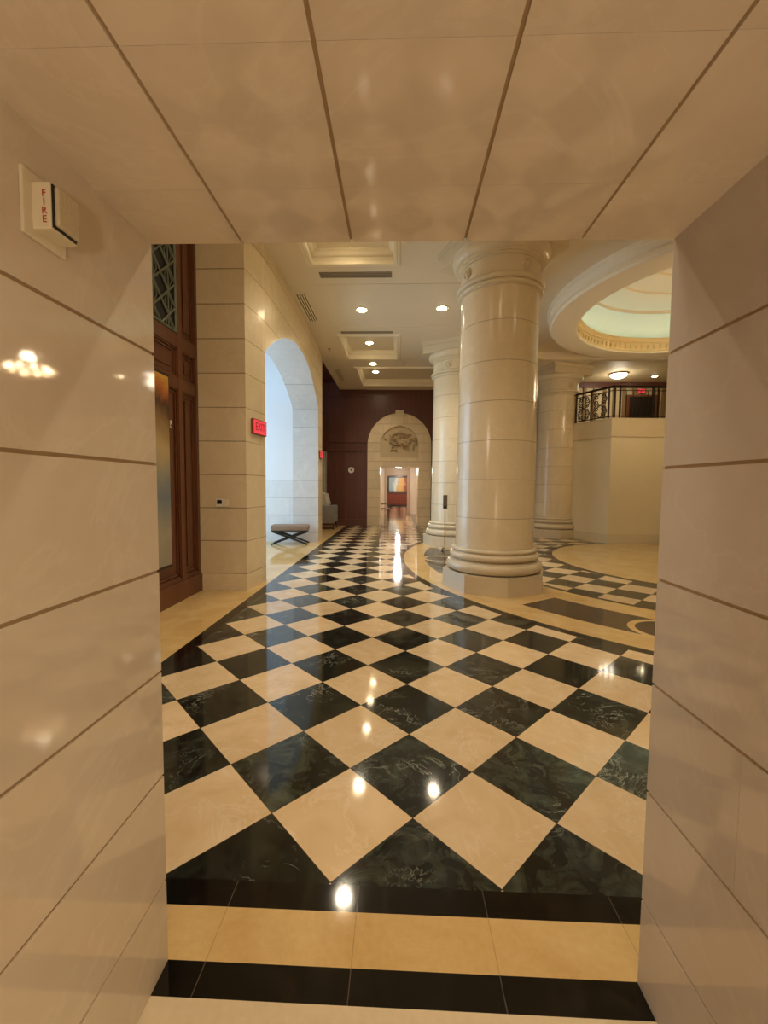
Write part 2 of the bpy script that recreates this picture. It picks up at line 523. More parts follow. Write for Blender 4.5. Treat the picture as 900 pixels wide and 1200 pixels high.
m.mat(0).quad((WX, 6.0, 0), (xw(6.0), 6.0, 0), (xw(6.0), 6.0, CEIL), (WX, 6.0, CEIL))
m.mat(0).quad((xw(12.25), 12.25, 0), (-5.6, 12.25, 0), (-5.6, 12.25, CEIL), (xw(12.25), 12.25, CEIL))
struct(m.build('wall_arch', [M_pil, M_arch, M_jamb], fix=False), 'curved cream stone wall with a tall arched opening', 'wall')

# vestibule behind the arch, lit by its outer window
m = MB()
m.mat(0).box(-5.6, AY1, 0, XB, 12.2, 1.70)
m.mat(1).box(-5.6, AY1 + 0.003, 1.70, XB, 12.2, CEIL)
m.mat(1).box(-5.6, 6.02, 0, XB - 0.001, AY0, CEIL)
m.mat(1).box(-5.7, 6.02, CEIL, XB, 12.2, CEIL + 0.1)
m.mat(1).box(-5.8, 6.02, 0, -5.6, 7.1, CEIL); m.mat(1).box(-5.8, 11.0, 0, -5.6, 12.2, CEIL)
m.mat(1).box(-5.8, 7.1, 4.4, -5.6, 11.0, CEIL); 
M_plaster = flat('white_plaster', 'e6e8ea', 0.5, 0, 0.03, 2)
struct(m.build('wall_vestibule', [M_vest, M_plaster]), 'white vestibule walls seen through the arch', 'wall')
m = MB()
for y in (7.1, 8.4, 9.7, 10.94): m.box(-5.76, y, 0.0, -5.66, y + 0.06, 4.4)
for z in (0.0, 2.3, 4.34): m.box(-5.76, 7.1, z, -5.66, 11.0, z + 0.06)
w1 = struct(m.build('window_1', flat('window_frame_paint', 'd0cec8', 0.5)), 'tall daylight window of the vestibule', 'window')
g_ = G('window_glass', 0.05)
tr = g_.node('ShaderNodeBsdfTransparent'); gl = g_.node('ShaderNodeBsdfGlossy'); gl.inputs['Roughness'].default_value = 0.02
mx = g_.node('ShaderNodeMixShader'); mx.inputs[0].default_value = 0.06
g_.t.links.new(tr.outputs[0], mx.inputs[1]); g_.t.links.new(gl.outputs[0], mx.inputs[2])
g_.t.links.new(mx.outputs[0], g_.t.nodes['Material Output'].inputs[0])
p = MB(); p.box(-5.715, 7.16, 0.06, -5.705, 10.94, 4.34); p.build('pane', g_.m, w1)

# far-left alcove behind the arch wall
m = MB()
m.box(-4.2, 12.27, 0, -4.0, FARY, 5.6); m.box(-4.2, 12.27, 5.6, -2.32, FARY, 5.7)
struct(m.build('wall_alcove', M_wooddark), 'dark wood side wall of the seating alcove', 'wall')

# ------------------------------------------------------------------ far wall with the stone portal
m = MB(); FX0, FX1 = -4.2, 5.32
m.box(FX0, FARY, 0, -1.20, FARY + 0.12, 6.3); m.box(1.22, FARY, 0, FX1, FARY + 0.12, 6.3); m.box(-1.2, FARY, 2.5, 1.22, FARY + 0.12, 6.3)
def rails(xa, xb):
    m.box(xa, FARY - 0.035, 0, xb, FARY, 0.25)
    for z0, z1 in [(2.93, 3.0), (3.27, 3.34), (5.05, 5.3)]: m.box(xa, FARY - 0.05, z0, xb, FARY, z1)
rails(FX0, -1.26); rails(1.28, 5.4)
for xx in (-3.6, -2.80, -2.14, 1.9, 2.6, 3.4, 4.2, 5.0): m.box(xx - 0.05, FARY - 0.046, 0.2, xx + 0.05, FARY, 5.3)
for xx in (-2.47, -1.65): m.box(xx - 0.02, FARY - 0.018, 0.2, xx + 0.02, FARY, 2.95)
for xx in (-0.45, 0.55): m.box(xx - 0.03, FARY - 0.028, 4.5, xx + 0.03, FARY, 5.1)
struct(m.build('wall_far', M_wooddark), 'dark walnut panelled far wall', 'wall')

PW, PS = 1.24, 3.16            # portal half width, spring height
PCX = 0.02
pt = thing('stone_portal', 'cream stone arched portal with carved panel over the far doorway', 'doorway', (PCX, FARY, 0))
m = MB(); y0, y1 = -0.09, 0.0
ow, otop = 0.745, 2.33
m.box(-PW, y0, 0, -ow, 1.2, otop); m.box(ow, y0, 0, PW, 1.2, otop)
m.box(-PW, y0, otop, PW, 1.2, 2.495); m.box(-PW, y0, 2.495, PW, -0.004, 2.68)
# wings and arch ring
n = 28; ri = 0.745
m.box(-PW, y0, 2.68, -ri, -0.004, PS); m.box(ri, y0, 2.68, PW, -0.004, PS)
for i in range(n):
    a, b = pi * i / n, pi * (i + 1) / n
    po = [(PW * cos(a), PS + PW * sin(a)), (PW * cos(b), PS + PW * sin(b)), (ri * cos(b), PS + ri * sin(b)), (ri * cos(a), PS + ri * sin(a))]
    vs = [(px, y0, pz) for px, pz in po] + [(px, -0.004, pz) for px, pz in po]
    m.add(vs, [(0, 1, 2, 3), (7, 6, 5, 4), (0, 4, 5, 1), (2, 6, 7, 3)])
m.build('surround', M_portal, pt)
# keystone
m = MB(); vs = [(-0.11, -0.13, 3.93), (0.11, -0.13, 3.93), (0.17, -0.13, 4.50), (-0.17, -0.13, 4.50)]
m.add(vs + [(x, -0.004, z) for x, _, z in vs], [(0, 1, 2, 3), (7, 6, 5, 4), (0, 4, 5, 1), (1, 5, 6, 2), (2, 6, 7, 3), (3, 7, 4, 0)])
m.build('keystone', M_creamlow, pt)
# tympanum with foliage relief
m = MB()
arc = [(ri * cos(pi * i / 24), PS + ri * sin(pi * i / 24)) for i in range(25)]
poly = [(-ri, 2.68), (ri, 2.68)] + arc
m.add([(x, -0.02, z) for x, z in poly], [tuple(range(len(poly)))])
m.build('tympanum', flat('tympanum_stone', 'cdb994', 0.5, 0, 0.08, 6), pt)
m = MB(); R = random.Random(3)
M_relief = flat('shade_tinted_relief_stone', 'b39b76', 0.6, 0, 0.15, 12)  # carving coloured darker than its panel in place of shading
horn = [(-0.28 + 0.5 * k / 14, -0.035, 3.2 + 0.30 * (1 - k / 14) ** 2 - 0.05 * sin(k)) for k in range(15)]
m.tube(horn, [0.02 + 0.065 * k / 14 for k in range(15)], 10)
m.tube([(0.0 + 0.24 * cos(a) * 1.1, -0.035, 3.36 + 0.2 * sin(a)) for a in [0.4 + 0.25 * k for k in range(18)]], 0.03, 8)
for k in range(46):
    ang = R.uniform(0, 2 * pi); d = R.uniform(0.05, 0.46)
    c = (0.02 + d * cos(ang) * 1.2, -0.03, 3.28 + d * 0.62 * sin(ang))
    A = Matrix.Rotation(R.uniform(0, pi), 4, 'Y')
    m.ball(c, 0.05, (1, 0.6, 1), 8, A @ Matrix.Diagonal((R.uniform(0.7, 1.9), 1, R.uniform(0.35, 0.7), 1)))
rc = m.build('relief_carving', M_relief, pt, smooth=50); rc.scale = (1.3, 1.5, 1.22); rc.location.z = -0.70

# beyond the portal: a bright marble passage and the room at its end
m = MB()
M_pink = flat('pale_pink_marble', 'efe2d4', 0.2, 0, 0.08, 2)
m.box(-1.35, 17.66, 0, -1.0, 24, 3); m.box(1.06, 17.66, 0, 1.4, 24, 3); m.box(-1.35, 17.66, 2.62, 1.4, 24, 3)
m.box(-1.35, 24, 0, -0.66, 25, 3); m.box(0.52, 24, 0, 1.4, 25, 3); m.mat(1).box(-0.80, 23.93, 2.2, 0.66, 25, 2.62); m.box(-0.80, 23.93, 0, -0.66, 24.0, 2.2); m.box(0.52, 23.93, 0, 0.66, 24.0, 2.2); m.mat(0)
m.box(-2.4, 25, 0, -2.2, 34.6, 3); m.box(2.3, 25, 0, 2.5, 34.6, 3); m.box(-2.4, 25, 3, 2.5, 34.6, 3.2)
struct(m.build('wall_beyond', [M_pink, flat('grey_pink_lintel', 'b9a48c', 0.35)]), 'bright pale marble passage beyond the far doorway', 'wall')
m = MB(); m.box(-2.4, 34.5, 0, 2.5, 34.7, 3.2)
struct(m.build('wall_end', M_woodin), 'reddish wood wall closing the far room', 'wall')
cb = thing('wood_credenza', 'reddish wood counter under the painting in the far room', 'counter', (0.05, 34.1, 0))
m = MB(); m.bevbox(-1.5, -0.35, 0.08, 1.5, 0.38, 1.02, 0.01); m.build('body', M_woodin, cb)
m = MB(); m.bevbox(-1.55, -0.4, 1.02, 1.55, 0.38, 1.07, 0.01); m.build('top', M_wooddark, cb)
for k in range(4):
    m = MB(); m.bevbox(-1.46 + 0.74 * k, -0.37, 0.16, -0.78 + 0.74 * k, -0.345, 0.95, 0.008); m.build('door', M_woodin, cb)
m = MB(); m.box(-1.45, -0.30, 0, 1.45, 0.35, 0.08); m.build('base', M_black, cb)

def painting_mat(name, stops, seed, sc=2.2, axis='x'):
    g = G(name, 0.45)
    x, y, z = g.xyz()
    n = g.noise(sc, 5.0, 0.55, 1.0)
    u = {'x': x, 'y': y, 'z': z}[axis]
    f = (u + (n - 0.5) * 0.9 + 0.5)
    cr = g.node('ShaderNodeValToRGB'); el = cr.color_ramp.elements
    el[0].position, el[0].color = stops[0][0], lin(stops[0][1]); el[1].position, el[1].color = stops[-1][0], lin(stops[-1][1])
    for p_, c_ in stops[1:-1]:
        e = el.new(p_); e.color = lin(c_)
    g.put(cr.inputs[0], f); g.base(cr.outputs[0]); return g.m
pa = thing('framed_painting', 'framed painting of pale blue and golden yellow at the end of the far room', 'painting', (0.05, 34.48, 1.75))
m = MB(); m.box(-0.82, -0.03, -0.56, 0.82, 0.0, 0.56)
m.build('canvas', painting_mat('golden_painting', [(0.0, '98aeb4'), (0.25, 'dfe4e2'), (0.42, 'c8b48a'), (0.55, 'e8c070'), (0.85, 'e0b070'), (1.0, 'a05838')], 1, 1.6), pa)
m = MB()
for b in [(-0.92, -0.07, -0.66, -0.82, 0, 0.66), (0.82, -0.07, -0.66, 0.92, 0, 0.66), (-0.82, -0.07, -0.66, 0.82, 0, -0.56), (-0.82, -0.07, 0.56, 0.82, 0, 0.66)]: m.box(*b)
m.build('frame', M_black, pa)

# ------------------------------------------------------------------ lobby ceiling with coffers
def circ(c, r, n): return [(c[0] + r * cos(2 * pi * i / n), c[1] + r * sin(2 * pi * i / n)) for i in range(n)]
RH = 4.35
cof = [(-1.50, 4.2, -0.10, 7.24), (-1.50, 10.60, -0.07, 12.45), (-1.36, 13.42, 2.2, 15.7)]
outer = [(-2.32, FARY), (-2.32, 12.25), (-3.0, 12.25), (-3.0, TY), (15, TY), (15, 12.75), (5.75, 12.75), (5.35, 13.6), (5.35, FARY)]
loops = [outer] + [[(a, b), (c, b), (c, d), (a, d)] for a, b, c, d in cof]
NH = 96
hole = circ(RC, RH, NH)
hole = [p for p in hole]
verts, edges = [], []
def addloop(lp):
    o = len(verts); verts.extend([Vector(p) for p in lp]); k = len(lp)
    edges.extend([(o + i, o + (i + 1) % k) for i in range(k)])
# the circular tray meets the balcony side, so keep it inside the outline
hole = [(x, min(y, 12.6)) for x, y in hole]
for lp in loops + [hole]: addloop(lp)
cv, ce, cf, *_ = delaunay_2d_cdt(verts, edges, [], 5, 1e-4)
def inpoly(p, lp):
    c = False; n_ = len(lp)
    for i in range(n_):
        x0, y0_ = lp[i]; x1, y1_ = lp[(i + 1) % n_]
        if (y0_ > p[1]) != (y1_ > p[1]) and p[0] < (x1 - x0) * (p[1] - y0_) / (y1_ - y0_) + x0: c = not c
    return c
m = MB()
fs = []
for f_ in cf:
    c = sum((cv[i] for i in f_), Vector((0, 0))) / len(f_)
    if inpoly(c, outer) and not any(inpoly(c, lp) for lp in loops[1:] + [hole]): fs.append(tuple(f_))
m.add([(v[0], v[1], CEIL) for v in cv], fs)
CD = 0.20
for a, b, c, d in cof:
    z = CEIL + CD
    m.quad((a, b, z), (c, b, z), (c, d, z), (a, d, z))
    for p, q in [((a, b), (c, b)), ((c, b), (c, d)), ((c, d), (a, d)), ((a, d), (a, b))]:
        m.quad((*p, CEIL), (*q, CEIL), (*q, z), (*p, z))
# raised tray round the drum
TR = 5.52
for p, q in zip(hole, hole[1:] + hole[:1]): m.quad((*p, CEIL), (*q, CEIL), (*q, TR), (*p, TR))
hin = circ(RC, 3.30, NH)
for i in range(NH):
    j = (i + 1) % NH
    m.quad((*hole[i], TR), (*hole[j], TR), (*hin[j], TR), (*hin[i], TR))
# fascia towards the balcony
for p, q in zip(outer[5:], outer[6:]): m.quad((*p, CEIL), (*q, CEIL), (*q, 6.3), (*p, 6.3))
ceil = struct(m.build('ceiling', M_ceil, fix=False), 'ivory plaster lobby ceiling with recessed coffers', 'ceiling')
def mould_frame(a, b, c, d, prof, z):
    """mitred moulding running round a rectangle; prof = (outward offset, height)"""
    k = MB()
    cs = [(a, b, -1, -1), (c, b, 1, -1), (c, d, 1, 1), (a, d, -1, 1)]
    for i in range(4):
        x0, y0_, sx0, sy0 = cs[i]; x1, y1_, sx1, sy1 = cs[(i + 1) % 4]
        for (o0, h0), (o1, h1) in zip(prof, prof[1:]):
            k.quad((x0 + sx0 * o0, y0_ + sy0 * o0, z + h0), (x1 + sx1 * o0, y1_ + sy1 * o0, z + h0),
                   (x1 + sx1 * o1, y1_ + sy1 * o1, z + h1), (x0 + sx0 * o1, y0_ + sy0 * o1, z + h1))
    return k
for a, b, c, d in cof:
    k = mould_frame(a, b, c, d, [(-0.02, 0.02), (-0.02, -0.025), (0.0, -0.035), (0.03, -0.035), (0.045, -0.02), (0.08, -0.018), (0.09, 0.0)], CEIL)
    k.build('coffer_moulding', M_mold, ceil, fix=False)
    k = mould_frame(a, b, c, d, [(0.0, -0.10), (-0.03, -0.085), (-0.06, -0.04), (-0.10, -0.02), (-0.10, 0.0)], CEIL + CD)
    k.build('coffer_moulding', M_mold, ceil, fix=False)
# shallow cross band between the first two coffers
k = mould_frame(-1.6, 7.98, 2.4, 10.06, [(0.0, 0.0), (0.0, -0.008), (0.02, -0.008), (0.02, 0.0)], CEIL)
k.build('coffer_moulding', M_ceil, ceil, fix=False)

# ------------------------------------------------------------------ rotunda drum and dome
dm = struct(thing('ceiling_dome', '', 'dome', (RC[0], RC[1], 0)), 'round ivory dome ring with a cyan lit cove', 'dome')
m = MB()
m.lathe([(3.30, TR + 0.01), (3.36, TR), (3.36, 5.47), (3.31, 5.45), (3.30, 5.33), (3.32, 5.31), (3.32, 5.28), (3.27, 5.26), (3.26, 5.20), (3.20, 5.195),
         (2.80, 5.195), (2.72, 5.20), (2.71, 5.24)], 128, cap0=False, cap1=False)
m.build('drum', M_mold, dm, smooth=35)
m = MB()
m.lathe([(2.71, 5.24), (2.74, 5.27), (2.74, 5.47), (2.70, 5.49), (2.66, 5.53), (2.64, 5.56), (2.645, 5.58), (2.67, 5.58), (2.70, 5.47), (2.92, 5.47)], 128, cap0=False, cap1=False)
for i in range(110):
    a = 2 * pi * i / 110
    m.ball((2.735 * cos(a), 2.735 * sin(a), 5.37), 0.05, (0.5, 0.9, 1.2), 6)
m.build('cornice', flat('gilded_cornice', 'e8d3a0', 0.5, 0, 0.1, 10), dm, smooth=35)
m = MB()
m.lathe([(2.83, 5.475), (2.88, 5.475), (2.88, 5.495), (2.83, 5.495)], 96, cap0=False, cap1=False)
m.build('light_strip', M_led, dm)
m = MB()
dp = [(2.92, 5.465), (2.93, 5.75)]
for i in range(1, 25):
    a = i / 24; r_ = 2.93 * cos(a * pi / 2); z_ = 5.75 + 0.95 * sin(a * pi / 2)
    dp.append((max(r_, 0.02), z_))
    if i in (7, 12, 16): dp += [(r_ - 0.01, z_ - 0.035), (r_ - 0.07, z_ - 0.015), (r_ - 0.08, z_ + 0.02)]
m.lathe(dp, 128, cap0=False, cap1=True)
m.build('dome_shell', M_dome, dm, smooth=40)

# ------------------------------------------------------------------ columns
M_shaft = coursed_stone('column_stone', 'dccbaa', 'ead9b8', 'f4e8d2', 0.565, 1.10, rough=0.2, jw=0.004, var=0.05, joint='a08a68')
M_colbase = flat('column_base_stone', 'd6c6a8', 0.2, 0, 0.06, 5)
M_cap = flat('column_capital_stone', 'ded0b0', 0.35, 0, 0.04, 5)
def arcprof(cr, cz, r, a0, a1, n=8):
    return [(cr + r * cos(a0 + (a1 - a0) * i / n), cz + r * sin(a0 + (a1 - a0) * i / n)) for i in range(n + 1)]
def make_column(loc, face, label):
    t = thing('stone_column', label, 'column', loc, face, 'stone columns round the rotunda')
    m = MB(); oc = [(0.80 * cos(pi / 8 + i * pi / 4), 0.80 * sin(pi / 8 + i * pi / 4)) for i in range(8)]
    m.prism(oc, 0, 0.275); m.build('plinth', M_colbase, t)
    m = MB()
    pr = [(0.70, 0.275)] + arcprof(0.66, 0.355, 0.08, -pi / 2, pi / 2) + [(0.66, 0.445)] + arcprof(0.65, 0.455, 0.02, pi, pi / 2, 3) + \
         arcprof(0.635, 0.515, 0.052, -pi / 2, pi / 2) + [(0.632, 0.575)] + arcprof(0.625, 0.605, 0.028, -pi / 2, pi / 2, 6) + [(0.603, 0.64), (0.60, 0.66)]
    m.lathe(pr, 96); m.build('base_moulding', M_colbase, t, smooth=40)
    m = MB(); m.lathe([(0.60 - 0.024 * (k / 12) ** 1.3, 0.655 + (4.44 - 0.655) * k / 12) for k in range(13)], 96)
    m.build('shaft', M_shaft, t, smooth=40)
    m = MB()
    pr = [(0.576, 4.40), (0.60, 4.41)] + arcprof(0.60, 4.445, 0.03, -pi / 2, pi / 2, 6) + [(0.615, 4.485)] + arcprof(0.615, 4.52, 0.04, -pi / 2, pi / 2, 6) + [(0.59, 4.57)]
    m.lathe(pr, 96); m.build('necking', M_cap, t, smooth=40)
    m = MB()
    pr = [(0.585, 4.55), (0.585, 4.80), (0.61, 4.805), (0.61, 4.835), (0.635, 4.84), (0.635, 4.865)] + [(0.635 + 0.085 * sin(k / 8 * pi / 2), 4.87 + 0.13 * (1 - cos(k / 8 * pi / 2))) for k in range(9)] + [(0.73, 5.01), (0.72, 5.03)]
    m.lathe(pr, 96); cp = m.build('capital', M_cap, t, smooth=40)
    for k in range(4):
        a = k * pi / 2
        A = Matrix.Rotation(a, 4, 'Z') @ Matrix.Translation((0.582, 0, 4.685)) @ Matrix.Rotation(pi / 2, 4, 'Y')
        q = MB()
        q.lathe([(0.075, 0.0), (0.078, 0.02), (0.066, 0.03), (0.058, 0.018), (0.04, 0.018), (0.034, 0.032), (0.02, 0.042), (0.004, 0.045)], 24, M=A)
        for i in range(8):
            b = i * pi / 4
            q.ball((0, 0, 0), 0.013, (1, 1, 1), 8, Matrix.Identity(4)) if False else q.lathe([(0.001, 0.018), (0.012, 0.022), (0.008, 0.032), (0.001, 0.035)], 8, c=(0.049 * cos(b), 0.049 * sin(b), 0), M=A)
        q.build('rosette', M_cap, cp, smooth=50)
    m = MB(); h = 0.675
    m.box(-h, -h, 5.005, h, h, 5.20); m.box(-h - 0.03, -h - 0.03, 5.20, h + 0.03, h + 0.03, CEIL + 0.005)
    m.build('abacus', M_cap, t)
    return t
ca = math.atan2(RC[1] - 6.64, RC[0] - 1.52)
COLS = [((1.52, 6.64, 0), 'large cream stone column standing nearest the checkered corridor'),
        ((1.50, 11.42, 0), 'cream stone column behind the large column, beside the thin sanitizer stand'),
        ((5.03, 13.65, 0), 'cream stone column standing against the balcony corner')]
c0 = make_column(COLS[0][0], ca, COLS[0][1])
for loc, lab in COLS[1:]:
    dup(c0, loc, math.atan2(RC[1] - loc[1], RC[0] - loc[0]), lab)

# ------------------------------------------------------------------ balcony
BP = [(5.30, 13.30), (5.95, 12.02), (7.9, 12.10), (15, 12.10), (15, 18.9), (5.30, 18.9)]
m = MB()
m.mat(1).prism(BP, 0.26, 3.02)
def off(poly, d):
    n_ = len(poly); out = []
    for i in range(n_):
        p0, p1, p2 = Vector(poly[i - 1]), Vector(poly[i]), Vector(poly[(i + 1) % n_])
        e1, e2 = (p1 - p0).normalized(), (p2 - p1).normalized()
        n1, n2 = Vector((e1.y, -e1.x)), Vector((e2.y, -e2.x)); b = (n1 + n2).normalized()
        out.append(tuple(p1 + b * (d / max(0.3, b.dot(n1)))))
    return out
m.mat(0).prism(off(BP, 0.02), 0, 0.265)
m.mat(0).prism(off(BP, 0.035), 3.01, 3.06)
m.mat(0).prism(off(BP, 0.02), 3.06, 3.48)
m.mat(0).prism(off(BP, 0.03), 3.48, 3.53)
struct(m.build('wall_balcony', [M_creamlow, M_cream]), 'cream painted balcony block with a stone ledge', 'wall')
m = MB(); BC = 6.15
m.mat(0).box(5.3, 12.0, BC, 15, 19.2, BC + 0.1)
m.mat(0).box(5.3, 18.8, 3.5, 15, 19.1, BC)
m.mat(0).box(5.2, 13.6, 3.5, 5.3, 18.8, BC)
m.mat(1).box(5.3, 18.70, 5.93, 15, 18.8, 6.15)
m.mat(2)
for k in range(22): m.box(5.5 + 0.42 * k, 18.72, 3.5, 5.62 + 0.42 * k, 18.81, 5.93)
struct(m.build('wall_upper', [flat('upper_beige_plaster', 'cbb994', 0.6, 0, 0.03), M_wooddark, flat('upper_strip_wood', '8a6f48', 0.6)]), 'upper gallery wall with a dark wood beam behind the balcony railing', 'wall')
d2 = thing('door_2', 'dark doorway at the back of the balcony under a red exit sign', 'door', (10.48, 18.68, 3.53)); d2['kind'] = 'structure'
m = MB(); m.box(-0.55, -0.02, 0, 0.55, 0.06, 2.0); m.build('leaf', flat('dark_door', '1f1712', 0.4), d2)
m = MB()
for b in [(-0.65, -0.06, 0, -0.55, 0.08, 2.08), (0.55, -0.06, 0, 0.65, 0.08, 2.08), (-0.55, -0.06, 2.0, 0.55, 0.08, 2.08)]: m.box(*b)
m.build('frame', M_wood, d2)

# wrought iron railing following the ledge
rl = thing('balcony_railing', 'dark wrought iron railing with scroll panels on the balcony ledge', 'railing', (0, 0, 3.53))
A0, A1, A2, A3 = Vector((5.36, 13.27, 0)), Vector((5.985, 12.06, 0)), Vector((7.9, 12.14, 0)), Vector((11, 12.14, 0))
HT = 0.88
m = MB(); m.tube([A0 + Vector((0, 0, HT)), A1 + Vector((0, 0, HT)), A2 + Vector((0, 0, HT)), A3 + Vector((0, 0, HT))], 0.032, 8); m.build('top_rail', M_iron, rl, smooth=40)
m = MB(); m.tube([A0 + Vector((0, 0, 0.06)), A1 + Vector((0, 0, 0.06)), A2 + Vector((0, 0, 0.06)), A3 + Vector((0, 0, 0.06))], 0.016, 6); m.build('bottom_rail', M_iron, rl, smooth=40)
m = MB(); m.tube([A0 + Vector((0, 0, HT - 0.11)), A1 + Vector((0, 0, HT - 0.11)), A2 + Vector((0, 0, HT - 0.11)), A3 + Vector((0, 0, HT - 0.11))], 0.012, 6); m.build('middle_rail', M_iron, rl, smooth=40)
def seg(p, q, t): return p + (q - p) * t
def post(p, r=0.02):
    m = MB(); m.box(p.x - r, p.y - r, 0, p.x + r, p.y + r, HT); m.ball((p.x, p.y, HT * 0.5), r * 1.7, n=8); m.build('post', M_iron, rl)
for t in (0.0, 0.10, 0.48, 0.90): post(seg(A0, A1, t))
for t in (0.02, 0.10, 0.58, 0.66, 0.94, 1.0): post(seg(A1, A2, t))
for t in (0.3, 0.6, 1.0): post(seg(A2, A3, t))
def spiral(cx, cz, r, a0, turns, sgn=1, n=26):
    return [(cx + r * (1 - 0.82 * k / n) * cos(a0 + sgn * turns * 2 * pi * k / n), cz + r * (1 - 0.82 * k / n) * sin(a0 + sgn * turns * 2 * pi * k / n)) for k in range(n + 1)]
def scroll_panel(p, q):
    m = MB(); L = (q - p).length; e = (q - p) / L
    def w(u, z): return (p.x + e.x * u, p.y + e.y * u, z)
    zb, zt = 0.07, HT - 0.12
    hh = (zt - zb)
    for i in range(2):
        cu = L * (0.27 + 0.46 * i)
        for j in range(4):
            cz = zb + hh * (j + 0.5) / 4; r_ = min(L * 0.22, hh * 0.12)
            s = 1 if (i + j) % 2 else -1
            m.tube([w(u, z) for u, z in spiral(cu, cz, r_, pi / 2 * s, 1.6, s)], 0.013, 6)
            m.tube([w(u, z) for u, z in [(cu, cz + s * r_), (cu + 0.5 * r_, cz + 1.15 * r_ * s), (cu + r_ * 1.1, cz + 0.5 * r_ * s)]], 0.011, 5)
    for j in range(2):
        m.tube([w(L * (0.5 + 0.42 * sin(k / 16 * 2 * pi + j * pi)), zb + hh * k / 16) for k in range(17)], 0.012, 6)
    m.build('scroll_panel', M_iron, rl, smooth=50)
scroll_panel(seg(A0, A1, 0.12), seg(A0, A1, 0.47)); scroll_panel(seg(A0, A1, 0.50), seg(A0, A1, 0.89))
for k in range(9):
    q = seg(seg(A1, A2, 0.68), seg(A1, A2, 0.93), (k + 0.5) / 9)
for k in range(4):
    p = seg(A1, A2, 0.14 + 0.42 * k / 4 + 0.05)
    m = MB(); m.box(p.x - 0.006, p.y - 0.006, 0.06, p.x + 0.006, p.y + 0.006, HT - 0.1); m.build('baluster', M_iron, rl)

# balcony ceiling light: frosted bowl with metal rim
bl = thing('ceiling_bowl_light', 'lit white glass bowl light on the balcony ceiling', 'ceiling light', (8.75, 17.3, BC))
m = MB(); m.lathe([(0.02, -0.20), (0.12, -0.185), (0.24, -0.14), (0.31, -0.07), (0.33, -0.03)], 32); m.build('bowl', M_fixture, bl, smooth=40)
m = MB(); m.lathe([(0.34, -0.05), (0.36, -0.03), (0.34, 0.0), (0.1, 0.0)], 32); m.build('rim', M_brass, bl, smooth=40)
lamp('POINT', (0, 0, -0.42), 30, (1, 0.88, 0.68), bl, shadow_soft_size=0.25)

# ------------------------------------------------------------------ recessed downlights
def make_down(label):
    t = thing('recessed_downlight', label, 'ceiling light', (0, 0, 0), 0, 'recessed downlights in the lobby ceiling')
    m = MB(); m.lathe([(0.095, 0.0), (0.10, -0.012), (0.13, -0.014), (0.14, 0.0)], 32, cap0=False, cap1=False); m.build('trim_ring', M_mold, t, smooth=40)
    m = MB(); m.lathe([(0.097, -0.004), (0.085, -0.02), (0.05, -0.032), (0.01, -0.036)], 24, cap0=False); m.build('lens', M_bulb, t)
    return t
DL = [((-0.82, 9.09, CEIL), 'lit downlight nearest above the checkered floor on the left'),
      ((0.87, 9.03, CEIL), 'lit downlight just left of the large column head'),
      ((-0.84, 11.72, CEIL + CD), 'lit downlight inside the second ceiling coffer'),
      ((-0.82, 12.97, CEIL), 'lit downlight between the second and third coffers'),
      ((-0.83, 14.62, CEIL + CD), 'lit downlight farthest away, in the last coffer')]
d0 = make_down(DL[0][1]); d0.location = DL[0][0]
for loc, lab in DL[1:]: dup(d0, loc, 0, lab)
WARM = (1.0, 0.86, 0.66)
for loc, _ in DL:
    lamp('SPOT', (loc[0], loc[1], loc[2] - 0.03), 210, WARM, None, None, spot_size=rad(125), spot_blend=0.9, shadow_soft_size=0.09)

# ------------------------------------------------------------------ ceiling vents, detectors
def vent(label, x, y, lx, ly, n, along):
    t = thing('ceiling_vent', label, 'vent', (x, y, CEIL), 0)
    m = MB(); m.box(-lx / 2, -ly / 2, -0.006, lx / 2, ly / 2, 0.0); m.build('backing', M_ventdark, t)
    m = MB()
    if along == 'x':
        for k in range(n + 1):
            yy_ = -ly / 2 + ly * k / n; m.box(-lx / 2, yy_ - 0.012, -0.014, lx / 2, yy_ + 0.012, -0.002)
    else:
        for k in range(n + 1):
            xx_ = -lx / 2 + lx * k / n; m.box(xx_ - 0.012, -ly / 2, -0.014, xx_ + 0.012, ly / 2, -0.002)
    m.build('slats', M_vent if along == 'x' else M_mold, t)
vent('long slot vent beside the first ceiling coffer', -0.80, 7.62, 1.28, 0.16, 3, 'x')
vent('long slot vent beside the second ceiling coffer', -0.81, 10.38, 1.26, 0.10, 2, 'x')
vent('slatted ceiling vent above the near part of the arch wall', -1.96, 9.04, 0.20, 1.30, 4, 'y')
vent('slatted ceiling vent near the far dark wood wall', -2.02, 14.4, 0.18, 1.40, 4, 'y')
for (x, y), lab in [((-1.93, 11.6), 'small sprinkler head beside the arch wall'), ((0.13, 12.98), 'small sprinkler head right of the second coffer')]:
    t = thing('ceiling_sprinkler', lab, 'sprinkler', (x, y, CEIL))
    m = MB(); m.lathe([(0.045, 0), (0.04, -0.012), (0.012, -0.016)], 16); m.build('escutcheon', M_brass, t, smooth=40)
    m = MB(); m.lathe([(0.01, -0.016), (0.01, -0.05), (0.028, -0.052), (0.028, -0.056)], 12); m.build('deflector', M_brass, t, smooth=40)

